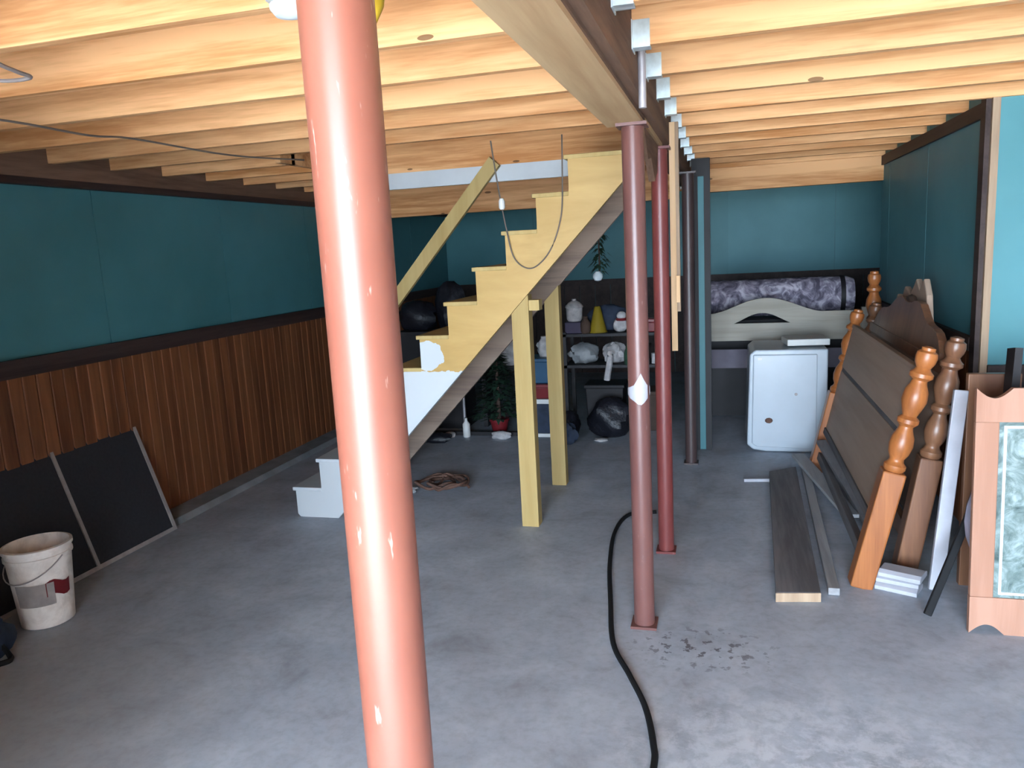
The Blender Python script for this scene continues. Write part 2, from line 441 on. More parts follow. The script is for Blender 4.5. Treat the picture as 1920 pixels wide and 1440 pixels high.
# right alcove wall, the jamb, and the wall facing the doorway
wr = struct('wall_right', MB().box((XR + .012, YT + .1, 0), (XR + .11, YH + .06, ZTOP)), 'teal', 'teal right wall behind the leaning bed frames')
y = YT + .02
while y < YH + .05:
    y1 = min(YH + .06, y + 1.22)
    struct('panel', MB().box((XR, y + .003, 1.06), (XR + .012, y1 - .003, ZJ + .1)), 'teal', parent=wr); y = y1
y = YT + .1
while y < YH:
    y1 = min(YH + .06, y + .12)
    struct('board', MB().box((XR - .006, y + .003, .02), (XR + .012, y1 - .002, 1.05)), 'wain', parent=wr); y = y1
struct('trim_4', MB().box((XR - .03, YT + .1, 1.0), (XR + .005, YH + .06, 1.07)), 'darktrim', 'dark rail on the right wall')
struct('trim_5', MB().box((XR - .02, YT + .03, ZJ - .075), (XR + .004, YH + .06, ZJ)), 'darktrim', 'dark strip along the top of the right wall')
struct('trim_6', MB().box((XR - .035, YT - .02, 0), (XR + .012, YT + .06, ZJ + .02)), 'darktrim', 'dark corner post at the end of the right wall')
struct('trim_7', MB().box((XR - .012, YT - .045, 0), (XR + .022, YT - .02, ZJ + .04)), 'tantrim', 'tan corner strip beside the teal wall end')
struct('wall_right_front', MB().box((XR + .022, YT - .03, .93), (4.4, YT + .1, ZTOP)).box((XR + .022, YT - .02, 0), (4.4, YT + .1, .93)), 'teal', 'bright teal wall facing the doorway')
struct('trim_8', MB().box((XR + .02, YT - .065, .86), (4.4, YT - .03, .945)), 'darktrim', 'brown rail under the bright teal wall')
x = XR + .025
wrf = bpy.data.objects['wall_right_front']
while x < 2.2:
    struct('board', MB().box((x, YT - .045, .02), (x + .145, YT - .02, .86)), 'darkbox', parent=wrf); x += .15
struct('wall_right_near', MB().box((4.2, YF, 0), (4.4, YT, ZTOP)), 'inner', 'side wall of the garage bay')
struct('wall_right_back', MB().box((XRB, YH + .06, 0), (XRB + .2, YB, ZTOP)).box((XR + .1, YH - .06, 0), (XRB + .2, YH + .06, ZTOP)), 'teal', 'teal side wall behind the header')

# ceiling: deck, joists with steel hangers
ceil = struct('ceiling', MB().box((XL - .2, YF, ZTOP), (4.4, YB + .2, ZTOP + .06)), 'deck', 'open ceiling of pine joists under floor boards')
BX0, BX1 = -.45, -.275
def joist(x0, x1, yn, hang=None):
    j = struct('joist', MB().box((x0, yn, ZJ), (x1, yn + .04, ZTOP)), 'joist', parent=ceil)
    if hang is not None:
        s = 1 if hang < x1 - .1 else -1
        w = .055 * s
        hb = MB().box((hang, yn - .004, ZJ - .006), (hang + w, yn + .044, ZJ)).box((hang, yn - .005, ZJ - .006), (hang + w, yn - .001, ZJ + .075)) \
            .box((hang, yn + .041, ZJ - .006), (hang + w, yn + .045, ZJ + .075)).box((hang, yn - .018, ZJ - .012), (hang + .003 * s, yn + .058, ZJ + .075))
        obj('joist_hanger', hb, 'steel', j)
    return j
yl = 1.76 - .455 * 5
while yl < YB:
    if 4.36 < yl + .02 < 5.24:
        joist(XL, -2.62, yl); joist(-.52, BX0, yl, BX0)
    else:
        joist(XL, BX0, yl, BX0)
    yl += .455
yr = 2.10 - .455 * 6
while yr < YB:
    joist(BX1, XR if YT < yr < YH else (4.2 if yr < YT else XRB), yr, BX1)
    yr += .455
struct('joist', MB().box((-2.66, 4.36, ZJ), (-2.62, 5.24, ZTOP)), 'joist', parent=ceil)
struct('joist', MB().box((-2.66, 5.245, 2.225), (-.52, 5.285, ZTOP)), 'joist', parent=ceil)
# header across the back, in two boards
struct('header', MB().box((XL, YH, 2.02), (BX0 - .01, YH + .09, ZTOP)), 'joist', parent=ceil)
struct('header', MB().box((BX1 + .01, YH, 2.055), (XR, YH + .09, ZTOP)), 'joist', parent=ceil)
struct('trim_9', MB().box((-2.66, 5.245, 2.115), (-.90, 5.275, 2.225)), 'whitetrim', 'white board along the stairwell edge')

# main beam
bmr = thing('support_beam', 'long plywood-wrapped ceiling beam carried by the red posts', 'beam', (-.36, 1.2, 2.1))
obj('plywood_wrap', MB().box((BX0 - .005, YF, 2.112), (BX1 - .035, 3.23, 2.128)), 'ply', bmr)
obj('beam_core', MB().box((BX0, YF, 2.128), (BX1 - .03, 3.23, ZTOP)), 'beamwood', bmr)
obj('beam_core', MB().box((BX1 - .03, YF, 2.14), (BX1, YH, ZTOP)), 'beamwood', bmr)
obj('beam_segment', MB().box((BX0 + .08, 3.23, 2.115), (BX1 - .03, 4.12, ZTOP)), 'ply', bmr)
obj('beam_segment', MB().box((BX0 + .06, 4.12, 2.125), (BX1 - .03, YH, ZTOP)), 'beamwood', bmr)
obj('corbel', MB().prism([(3.3, 2.115), (3.98, 2.115), (3.9, 1.98), (3.78, 1.93), (3.6, 2.02), (3.45, 2.0)], 'X', -.345, -.315), 'beamwood', bmr)

# ------------------------------------------------------------------ posts
def post(name, label, x, y, r, mat, top=2.112, lx=0):
    t = thing(name, label, 'post', (x, y, 0), 'steel support posts in a row')
    obj('shaft', MB().lathe([(r, .012), (r, top - .012)], (x, y, 0), 40), mat, t, smooth=True)
    obj('base_plate', MB().box((x - r * 1.25, y - r * 1.25, 0), (x + r * 1.25, y + r * 1.25, .012)), mat, t)
    obj('top_plate', MB().box((x - r * 1.35, y - r * 1.3, top - .012), (x + r * 1.35, y + r * 1.3, top)), mat, t)
    return t
post('steel_post', 'salmon red steel post nearest the camera, filling the height of the view', -.421, .85, .0435, 'pole')
p2 = post('steel_post', 'maroon steel post with a white patch, under the end of the plywood beam', -.350, 3.19, .0445, 'pole2')
tp = MB()  # irregular white patch wrapped round the front of the post
prof = [(-1.3, 1.03, 1.06), (-.8, 1.018, 1.066), (-.35, 1.008, 1.075), (.0, .995, 1.10), (.3, .992, 1.125), (.55, 1.0, 1.10), (.9, 1.015, 1.075), (1.5, 1.03, 1.065)]
vs = []; fs = []
for a, z0, z1 in prof:
    ang = -math.pi / 2 + a
    for z in (z0, z1):
        vs.append((-.350 + .0458 * math.cos(ang), 3.19 + .0458 * math.sin(ang), z))
for i in range(len(prof) - 1): fs.append([2 * i, 2 * i + 2, 2 * i + 3, 2 * i + 1])
tp.put(vs, fs); obj('white_patch', tp, 'whiteboard', p2, smooth=True)
post('steel_post', 'dark red steel post just behind the maroon post with the white patch', -.316, 4.04, .041, 'pole3')
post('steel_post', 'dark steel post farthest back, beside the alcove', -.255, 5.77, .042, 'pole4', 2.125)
tag(obj('conduit_pipe', MB().lathe([(.013, 0), (.013, .19)], (-.262, 2.71, 2.09), 12), 'conduit', smooth=True), 'short grey metal conduit upright on the side of the ceiling beam', 'pipe')
st = thing('hanging_stud', 'pale wooden stud hanging from the ceiling behind the maroon post', 'stud', (-.25, 4.22, 1.08))
obj('stud_board', MB().box((-.278, 4.2, 1.07), (-.248, 4.24, ZJ)), 'stud', st)
obj('stud_board', MB().box((-.248, 4.205, 1.28), (-.23, 4.24, ZJ)), 'tantrim', st)
obj('knob', MB().box((-.25, 4.185, 1.33), (-.232, 4.206, 1.47)), 'stud', st)
pf = thing('partition_frame', 'dark wooden door frame standing behind the farthest post', 'frame', (-.2, 6.2, 0))
obj('frame_stud', MB().box((-.245, 6.15, 0), (-.2, 6.25, 2.12)), 'darkbox', pf)
obj('frame_stud', MB().box((-.2, 6.18, 0), (-.155, 6.23, 2.12)), 'teal', pf)
obj('frame_stud', MB().box((-.155, 6.15, 0), (-.11, 6.25, 2.12)), 'darkbox', pf)
obj('frame_head', MB().box((-.245, 6.15, 2.12), (-.11, 6.25, ZJ)), 'darkbox', pf)

# ------------------------------------------------------------------ stairs
YS0, YS1 = 4.30, 5.22
stt = thing('staircase', 'open wooden staircase with varnished sides and white painted lower steps', 'stairs', (-1.7, 4.76, 0))
NX = lambda k: -2.725 + .1885 * k
NZ = lambda k: .200 + .1945 * k
BL = lambda x: 1.97 + 1.053 * (x + .542)
poly = []
for k in range(11):
    poly += [(NX(k) + .012, NZ(k) - .1945 if k else .02), (NX(k) + .012, NZ(k) - .022)]
poly += [(-.50, NZ(10) - .022), (-.50, BL(-.50))]
poly += [(-2.42, .0), (NX(0) + .03, 0)]
def stringer(y0, y1, mat):
    obj('stringer', MB().prism(poly, 'Y', y0, y1), mat, stt)
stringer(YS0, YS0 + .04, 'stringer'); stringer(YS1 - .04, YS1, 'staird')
for k in range(11):
    white = k < 4
    x1 = NX(k + 1) + .011 if k < 10 else -.50
    obj('tread', MB().box((NX(k) - .010, YS0 - .004, NZ(k) - .024), (x1, YS1 + .004, NZ(k))), 'whitetrim' if white else 'post', stt, bevel=.004)
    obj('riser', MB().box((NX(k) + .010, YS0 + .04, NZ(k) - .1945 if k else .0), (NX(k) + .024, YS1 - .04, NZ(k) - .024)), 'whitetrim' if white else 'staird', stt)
hr0, hr1 = Vector((-2.40, 5.20, 1.225)), Vector((-1.50, 5.20, 2.245))
obj('handrail', MB().bar(hr0, hr1, .04, .09), 'post', stt)
obj('baluster', MB().box((-2.42, 5.16, .35), (-2.375, 5.2, 1.27)), 'post', stt)
for (x0, x1, ya, yb_, dz, lab) in ((-1.192, -1.090, 4.305, 4.395, 0.0, 'n'), (-1.186, -1.086, 5.13, 5.215, 0.0, 'f')):
    obj('leg', MB().prism([(x0, 0), (x1, 0), (x1, BL(x1) + dz), (x0, BL(x0) + dz)], 'Y', ya, yb_), 'post', stt)
obj('nailing_block', MB().box((-1.09, 4.32, 1.30), (-1.03, 4.40, 1.36)), 'post', stt)
# cable over the stairs
cb = thing('hanging_cable', 'thin grey cable looping down over the stair side', 'cable', (-1.2, 4.28, 2.1))
obj('cable_loop', MB().tube(smooth_pts([(-1.25, 4.27, 2.25), (-1.235, 4.275, 2.10), (-1.21, 4.275, 1.91), (-1.187, 4.275, 1.765), (-1.158, 4.285, 1.615), (-1.10, 4.29, 1.55), (-1.03, 4.29, 1.55), (-.945, 4.29, 1.634), (-.885, 4.29, 1.776), (-.862, 4.285, 1.92), (-.85, 4.28, 2.25)], 5), .0042, 6), 'cable', cb, smooth=True)
obj('socket', MB().lathe([(.012, 0), (.018, .01), (.018, .045), (.01, .06)], (-1.205, 4.272, 1.875), 12), 'whiteplastic', cb, smooth=True)
tag(obj('ceiling_wire', MB().tube(smooth_pts([(-2.75, 2.2, 2.245), (-2.637, 2.489, 2.235), (-2.615, 2.85, 2.225), (-2.604, 3.1, 2.24), (-2.52, 3.7, 2.22), (-2.412, 4.276, 2.24)], 5), .0048, 6), 'cable', smooth=True), 'thin dark wire drooping along the left joists', 'wire')
tag(obj('wire_loop', MB().tube(smooth_pts([(-1.88, 1.74, 2.27), (-1.93, 1.80, 2.235), (-1.965, 1.90, 2.23), (-2.0, 1.98, 2.232), (-2.13, 2.0, 2.24), (-2.2, 1.95, 2.26)], 5), .006, 6), 'alu', smooth=True), 'loop of pale wire under the joists at the far left edge', 'wire')
lm = thing('ceiling_lamp', 'white glass ceiling lamp at the top edge beside the salmon post', 'lamp', (-.975, 1.70, 2.21))
obj('lamp_base', MB().lathe([(.05, .04), (.05, .055)], (-.965, 1.705, 2.2), 20), 'whiteplastic', lm, smooth=True)
obj('bulb', MB().lathe([(.005, 0), (.03, .005), (.042, .02), (.042, .03), (.03, .04)], (-.965, 1.705, 2.2), 20), 'glow', lm, smooth=True)
tag(obj('plastic_funnel', MB().lathe([(.008, 0), (.012, .02), (.034, .06), (.04, .10), (.02, .12)], (-.850, 1.905, 2.205), 18), 'brightyellow', smooth=True), 'small yellow plastic funnel hanging from the joists behind the salmon post', 'funnel')

# ------------------------------------------------------------------ left side things
sc = thing('window_screen', 'framed insect screen leaning on the brown beadboard', 'window screen', (-3.45, 3.1, 0))
SL = fr((-3.405, 2.05, 0.0), (0, 1, 0), Vector((-.235, 0, .735)).normalized(), Vector((.735, 0, .235)).normalized())
H_, L_ = .775, 1.93
for a, b in (((0, 0, -.008), (L_, .024, .008)), ((0, H_ - .024, -.008), (L_, H_, .008)), ((0, .024, -.008), (.024, H_ - .024, .008)), ((L_ - .024, .024, -.008), (L_, H_ - .024, .008)), ((1.275, .024, -.007), (1.297, H_ - .024, .009))):
    obj('frame_bar', MB(SL).box(a, b), 'alu', sc)
obj('mesh_pane', MB(SL).box((.02, .02, -.002), (1.28, H_ - .02, .001)), 'mesh', sc)
obj('mesh_pane', MB(SL).box((1.29, .02, -.002), (L_ - .02, H_ - .02, .001)), 'mesh', sc)
bk = thing('plastic_bucket', 'dirty white plastic bucket standing by the insect screen', 'bucket', (-3.175, 2.77, 0))
c = (-3.175, 2.77, 0)
obj('bucket_body', MB().lathe([(.105, 0), (.115, .006), (.140, .335), (.147, .335), (.147, .35), (.141, .352), (.143, .375), (.151, .375), (.151, .392), (.138, .395), (.133, .37), (.11, .02), (.0, .018)], c, 32, cap=False), 'bucket', bk, smooth=True)
obj('bucket_bottom', MB().lathe([(.105, 0), (.105, .004)], c, 32), 'bucket', bk)
obj('handle', MB().tube([(c[0] + .148 * math.cos(t), c[1] + .148 * math.sin(t) - .004, .345 - .10 * math.sin((t + math.pi) * 1.0) ) for t in [(-math.pi + i * math.pi / 16) for i in range(17)]], .003, 6), 'alu', bk, smooth=True)
lb = MB()
vs = []; fs = []
for i in range(9):
    a = R(-95 + i * 9)
    for z in (.12, .23):
        rr = .108 + .028 * z / .335 + .011
        vs.append((c[0] + rr * math.cos(a), c[1] + rr * math.sin(a), z))
for i in range(8): fs.append([2 * i, 2 * i + 2, 2 * i + 3, 2 * i + 1])
obj('label_patch', lb.put(vs, fs), 'alu', bk, smooth=True)
lb = MB(); vs = []; fs = []
for i in range(7):
    a = R(-38 + i * 8)
    for z in (.16, .23):
        rr = .108 + .028 * z / .335 + .011
        vs.append((c[0] + rr * math.cos(a), c[1] + rr * math.sin(a), z + .012 * math.sin(i)))
for i in range(6): fs.append([2 * i, 2 * i + 2, 2 * i + 3, 2 * i + 1])
obj('label_patch', lb.put(vs, fs), 'redplastic', bk, smooth=True)
nb = thing('duffel_bag', 'dark navy bag slumped on the floor at the far left edge', 'bag', (-3.22, 2.42, 0))
obj('bag_body', MB().blob((-3.19, 2.38, .105), (.16, .15, .14), 3, .22, .72), 'navy', nb, smooth=True)
obj('strap', MB().tube(smooth_pts([(-3.1, 2.42, .10), (-3.03, 2.42, .03), (-3.0, 2.40, .012), (-3.02, 2.36, .012)], 5), .012, 6), 'black', nb, smooth=True)

# ------------------------------------------------------------------ floor things in the middle
tag(obj('extension_cord', MB().tube(smooth_pts([(-.42, 4.62, .011), (-.577, 4.553, .011), (-.625, 4.258, .011), (-.590, 3.8, .011), (-.526, 3.372, .011), (-.46, 2.983, .011), (-.366, 2.752, .011), (-.286, 2.552, .011), (-.239, 2.346, .011), (-.228, 2.2, .011), (-.25, 1.7, .011)], 8), .0115, 8), 'black', smooth=True), 'black extension cord snaking across the floor past the maroon post', 'cord')
rp = thing('rope_tangle', 'brown tangle of frayed rope on the floor behind the salmon post', 'rope', (-1.93, 4.95, 0))
for q in range(3):
    rnd = random.Random(q)
    pts = [(-1.90 + .13 * math.cos(t * .9 + q) * rnd.uniform(.6, 1.3) - .1 * (q == 1), 4.95 + .13 * math.sin(t * .9 + q) * rnd.uniform(.6, 1.2), .022 + .05 * abs(math.sin(t * 1.3 + q))) for t in range(10)]
    obj('rope_strand', MB().tube(smooth_pts(pts, 5), .011, 6), 'rust', rp, smooth=True)
tag(obj('plastic_scrap', MB().blob((-2.17, 4.84, .025), (.075, .05, .03), 4, .3, .8), 'greycloth', smooth=True), 'pale crumpled scrap beside the brown rope tangle', 'scrap')

# ------------------------------------------------------------------ right side: leaning bed parts
def turned(c=(0, 0, 0), h0=.58):
    # lathe profile of a turned bed post above its square block
    z = h0
    pr = [(.040, 0), (.048, .012), (.048, .03), (.034, .045), (.031, .06), (.044, .085), (.052, .125), (.047, .165), (.032, .20), (.030, .215), (.046, .232), (.046, .25), (.031, .265), (.040, .29), (.054, .335), (.050, .38), (.034, .415), (.032, .43), (.05, .445), (.05, .462), (.036, .475), (.03, .487), (.042, .51), (.046, .535), (.042, .556), (.030, .565), (.030, .578), (.012, .584)]
    return [(r, z + dz) for r, dz in pr]
def bedframe(name, label, base, L, lean, n_mat, panel_mat, panels, seed, h0=.58, square=.10, yaw_=0.0, crest=False):
    upv = Vector((math.sin(lean), 0, math.cos(lean))); u = Vector((math.sin(yaw_), math.cos(yaw_), 0)); upv = (upv - u * upv.dot(u)).normalized(); nn = u.cross(upv)
    F = fr(base, u, nn * -1 if nn.x > 0 else nn, upv)
    # right-handed local frame: x along the board, y out towards the room, z up the lean
    F = fr(base, u, upv.cross(u), upv)
    t = thing(name, label, 'bed frame', base)
    for k, px in enumerate((0, L)):
        m_ = n_mat[k]
        pp = obj('post', MB(F).box((px - square / 2, -square / 2, 0), (px + square / 2, square / 2, h0)), m_, t, bevel=.008)
        obj('turning', MB(F).lathe(turned(h0=h0), (px, 0, 0), 20), m_, pp, smooth=True)
    for (z0, z1, th, m_) in panels:
        obj('panel', MB(F).box((square / 2 - .01, -th / 2, z0), (L - square / 2 + .01, th / 2, z1)), m_, t, bevel=.003)
    if crest:
        pl = [(.15, 1.02), (L - .15, 1.02)]
        n = 24
        for i in range(n + 1):
            f = 1 - i / n
            pl.append((.15 + (L - .3) * f, 1.06 + .20 * math.sin(math.pi * f) ** .8 + .02 * math.sin(f * 22)))
        obj('crest', MB(F).prism(pl, 'Y', -.02, .02), panel_mat, t)
    return t, F
hb1, F1 = bedframe('headboard', 'honey oak headboard with turned posts leaning in front, its brown panel facing out', (.605, 3.74, .0), 1.90, .225, ('oak', 'oak'), 'panelbrown',
                   [(.33, .74, .03, 'panelbrown'), (.765, 1.04, .03, 'panelbrown'), (.735, .768, .022, 'greyboard'), (.29, .332, .05, 'greyboard'), (1.035, 1.06, .04, 'panelbrown'), (.10, .15, .04, 'greyboard')], 1)
hb2, F2 = bedframe('headboard', 'darker carved headboard leaning behind the honey oak one, against the right wall', (.84, 3.96, .0), 2.0, .165, ('oakd', 'oakd'), 'oakd',
                   [(.45, .98, .03, 'panelbrown'), (.97, 1.03, .05, 'oakd'), (.12, .2, .04, 'oakd')], 2, crest=True)
hb3 = thing('carved_crest', 'weathered carved bed crest wedged upright between the headboards and the wall', 'bed part', (1.08, 5.2, 0))
pl = [(4.72, 0), (5.62, 0), (5.62, 1.12), (5.56, 1.24), (5.44, 1.20), (5.36, 1.30), (5.2, 1.26), (5.08, 1.36), (4.98, 1.30), (4.9, 1.37), (4.80, 1.28), (4.72, 1.12)]
obj('crest_board', MB(Matrix.Translation((1.02, 0, 0)) @ Matrix.Rotation(.05, 4, 'Y')).prism(pl, 'X', 0, .035), 'panelbrown', hb3, bevel=.01)
obj('crest_scroll', MB(Matrix.Translation((1.0, 0, 0)) @ Matrix.Rotation(.05, 4, 'Y')).tube(smooth_pts([(.01, 5.5, 1.1), (.0, 5.35, 1.2), (.0, 5.2, 1.13), (.0, 5.06, 1.24), (.0, 4.92, 1.16), (.0, 4.8, 1.2)], 6), .028, 8), 'bark', hb3, smooth=True)
cp = thing('bed_post', 'single dark honey bed post standing upright behind the bed pile', 'bed post', (1.03, 6.05, 0))
obj('post_block', MB().box((.99, 6.07, 0), (1.08, 6.16, .78)), 'oak', cp, bevel=.006)
obj('post_turning', MB().lathe(turned(h0=.78), (1.035, 6.115, 0), 20), 'oak', cp, smooth=True)
# white strips stacked flat under the posts
for k, (dy, dx, rz) in enumerate(((0, 0, .42), (.03, .012, .38), (.0, .03, .45))):
    F = Matrix.Translation((.775 + dx * .5, 3.735 + dy * .5, .001 + .032 * k)) @ Matrix.Rotation(-rz, 4, 'Z')
    if k == 0: lab = 'bottom white moulding strip of the little stack under the bed posts'
    elif k == 1: lab = 'middle white moulding strip of the little stack under the bed posts'
    else: lab = 'top white moulding strip of the little stack under the bed posts'
    tag(obj('moulding_strip', MB(F).prism([(-.022 - .05, 0), (.05, 0), (.05, .022), (.03, .03), (-.05, .03), (-.072, .018)], 'X', -.09, .09), 'whiteboard', bevel=.002), lab, 'moulding', 'white strips under the bed posts')
tag(obj('white_bed_rail', MB().bar((.918, 3.70, .016), (1.01, 3.79, .93), .058, .028, (0, 1, 0)), 'whiteboard', bevel=.004), 'long whitish rail leaning beside the bed posts', 'bed rail')
tag(obj('black_rod', MB().bar((.825, 3.43, .018), (1.10, 3.66, .62), .03, .03, (1, 0, 0)), 'black', bevel=.004), 'thin black metal rod leaning with its foot nearest the camera', 'rod')
cs = thing('cushion', 'mauve grey rounded cushion leaning behind the peach panel', 'cushion', (1.12, 3.62, 0))
obj('cushion_body', MB(Matrix.Translation((1.12, 3.49, .44)) @ Matrix.Rotation(.25, 4, 'Z')).blob((0, 0, 0), (.17, .045, .25), 5, .03), 'mauve', cs, smooth=True)
tag(obj('brown_board', MB().box((1.04, 3.80, 0), (1.25, 3.84, 1.0)), 'oakd', bevel=.004), 'upright brown board behind the mauve cushion', 'board')
tag(obj('dark_plank', MB().bar((1.10, 3.56, .005), (1.20, 3.75, 1.12), .10, .03, (1, 0, 0)), 'darkbox'), 'dark plank upright between the cushion and the peach panel', 'plank')

# long boards on the floor
fpk = thing('floor_plank', 'wide dark grey plank lying flat on the floor, its pale end towards the camera', 'plank', (.34, 4.5, 0))
obj('plank_board', MB().prism([(.215, 3.50), (.41, 3.53), (.47, 5.58), (.285, 5.45)], 'Z', .0, .045), 'greyboard', fpk, bevel=.003)
obj('raw_end', MB().prism([(.2138, 3.494), (.4105, 3.524), (.4105, 3.5295), (.2147, 3.4995)], 'Z', .001, .0435), 'tantrim', fpk)
tag(obj('grey_batten', MB().bar((.475, 3.60, .02), (.535, 5.6, .02), .05, .035), 'greystrip', bevel=.003), 'narrow light grey batten lying beside the wide dark plank', 'batten')
tag(obj('slanted_slat', MB().bar((.50, 5.78, .075), (.69, 4.55, .055), .09, .022), 'greystrip', bevel=.003), 'grey slat lying slantwise under the honey oak headboard', 'slat')
tag(obj('leaning_slat', MB().bar((.62, 5.45, .26), (.78, 4.4, .022), .06, .03), 'greyboard', bevel=.003), 'dark grey slat propped low under the brown panel', 'slat')
tag(obj('white_stick', MB().bar((.115, 5.33, .012), (.29, 5.35, .012), .02, .02), 'whiteboard'), 'short white stick on the floor in front of the white appliance', 'stick')

# peach framed panel at the right edge
pp = thing('framed_panel', 'tall peach pine frame with a green marbled inset and scalloped ends', 'panel', (1.3, 3.34, 0))
PX0, PX1 = .957, 1.60
def scal(z0, zs, n, top):
    pts = []
    for i in range(n + 1):
        f = i / n
        s_ = max(0, math.sin(f * math.pi * 5))
        pts.append((PX0 + (PX1 - PX0) * f, zs + (-.04 if top else .04) * s_))
    return pts
TL = Matrix.Translation((0, 3.33, 0)) @ Matrix.Rotation(-.05, 4, 'X')
topc = scal(0, 1.015, 60, True)
obj('top_rail', MB(TL).prism(topc + [(PX1, .88), (PX0, .88)], 'Y', 0, .03), 'peach', pp)
botc = scal(0, 0.0, 60, False)
obj('bottom_rail', MB(TL).prism(botc + [(PX1, .155), (PX0, .155)], 'Y', 0, .03), 'peach', pp)
obj('side_rail', MB(TL).box((PX0, 0, .155), (PX0 + .085, .03, .88)), 'peach', pp, bevel=.004)
obj('side_rail', MB(TL).box((PX1 - .085, 0, .155), (PX1, .03, .88)), 'peach', pp, bevel=.004)
ins = obj('inset', MB(TL).box((PX0 + .085, .008, .155), (PX1 - .085, .024, .88)), 'marble', pp)
obj('bead', MB(TL).box((PX0 + .102, .001, .17), (PX0 + .112, .008, .865)).box((PX1 - .112, .001, .17), (PX1 - .102, .008, .865)).box((PX0 + .112, .001, .17), (PX1 - .112, .008, .18)).box((PX0 + .112, .001, .855), (PX1 - .112, .008, .865)), 'glow', ins)

# alcove: white appliance, headboard, chest with a roll
ap = thing('dryer', 'white enamel dryer standing in the alcove behind the bed pile', 'appliance', (.46, 6.4, 0))
fpoly = [(.155, .06), (.20, .02), (.30, .005), (.70, .005), (.735, .03), (.735, .80), (.215, .80), (.175, .765)]
obj('cabinet', MB().prism(fpoly, 'Y', 6.12, 6.72), 'enamel', ap, bevel=.01)
obj('front_panel', MB().prism([(.19, .07), (.225, .045), (.66, .03), (.66, .765), (.20, .765)], 'Y', 6.104, 6.125), 'enamel', ap, bevel=.008)
rsm = fr((.315, 6.1035, .255), (1, 0, 0), (0, 0, 1), (0, -1, 0))
obj('rust_spot', MB(rsm).lathe([(.03, 0), (.022, .002)], (0, 0, 0), 9, sq=.75), 'rust', ap)
obj('rust_spot', MB(fr((.51, 6.1035, .46), (1, 0, 0), (0, 0, 1), (0, -1, 0))).lathe([(.012, 0), (.01, .002)], (0, 0, 0), 8), 'alu', ap)
obj('badge', MB().box((.235, 6.1, .725), (.265, 6.105, .745)), 'conduit', ap)
tag(obj('flat_box', MB(Matrix.Translation((.60, 6.38, .812)) @ Matrix.Rotation(.1, 4, 'Z')).box((-.16, -.14, 0), (.15, .14, .05)), 'whiteplastic', bevel=.006), 'flat cream box on top of the white dryer', 'box')
hc_ = thing('headboard', 'cream wooden headboard with an arched crest standing across the alcove', 'headboard', (.45, 7.0, 0))
arch = [(-.225, .765), (1.12, .765), (1.12, .99), (1.05, 1.01)]
for i in range(25):
    f = i / 24; xx = .80 - .92 * f
    arch.append((xx, 1.005 + .12 * max(0, math.sin(math.pi * f)) ** 2))
arch += [(-.225, 1.0)]
# crest board with a lens-shaped opening, as two halves above and below the opening
cx0, cx1 = .07, .53
def lens(t): return .918 + .085 * math.sin(math.pi * t) ** 1.3
obj('lower_board', MB().box((-.225, 6.98, .765), (1.12, 7.01, .915)), 'cream', hc_)
up_poly = [(-.225, .915), (cx0, .915)] + [(cx0 + (cx1 - cx0) * i / 16, lens(i / 16)) for i in range(1, 16)] + [(cx1, .915), (1.12, .915), (1.12, .985), (1.05, 1.005)]
for i in range(25):
    f = i / 24; up_poly.append((.78 - .90 * f, 1.005 + .125 * max(0, math.sin(math.pi * f)) ** 1.6))
up_poly += [(-.225, 1.0)]
obj('crest_board', MB().prism(up_poly, 'Y', 6.98, 7.01), 'cream', hc_)
obj('lower_rail', MB().box((-.225, 6.98, .525), (1.12, 7.005, .69)), 'mauve', hc_)
obj('leg', MB().box((-.235, 6.965, 0), (-.185, 7.02, 1.03)), 'cream', hc_)
obj('leg', MB().box((1.09, 6.965, 0), (1.14, 7.02, 1.03)), 'cream', hc_)
ch = thing('storage_chest', 'dark wooden chest against the back of the alcove behind the cream headboard', 'chest', (.45, 7.65, 0))
obj('chest_body', MB().box((-.3, 7.42, 0), (1.22, 7.95, .86)), 'darkbox', ch)
obj('chest_lid', MB().box((-.32, 7.40, .86), (1.24, 7.97, .90)), 'darkbox', ch)
fr_ = thing('rolled_quilt', 'mottled mauve floral quilt rolled up on the dark chest', 'quilt', (.45, 7.65, .9))
obj('quilt_roll', MB(fr((-.24, 7.66, 1.084), (0, 1, 0), (0, 0, 1), (1, 0, 0))).lathe([(.02, -.01), (.15, 0), (.175, .03), (.172, .5), (.177, .9), (.172, 1.3), (.15, 1.36), (.02, 1.37)], (0, 0, 0), 24), 'floral', fr_, smooth=True)
obj('tie_band', MB(fr((1.0, 7.66, 1.084), (0, 1, 0), (0, 0, 1), (1, 0, 0))).lathe([(.179, 0), (.179, .04)], (0, 0, 0), 24), 'darkbox', fr_, smooth=True)

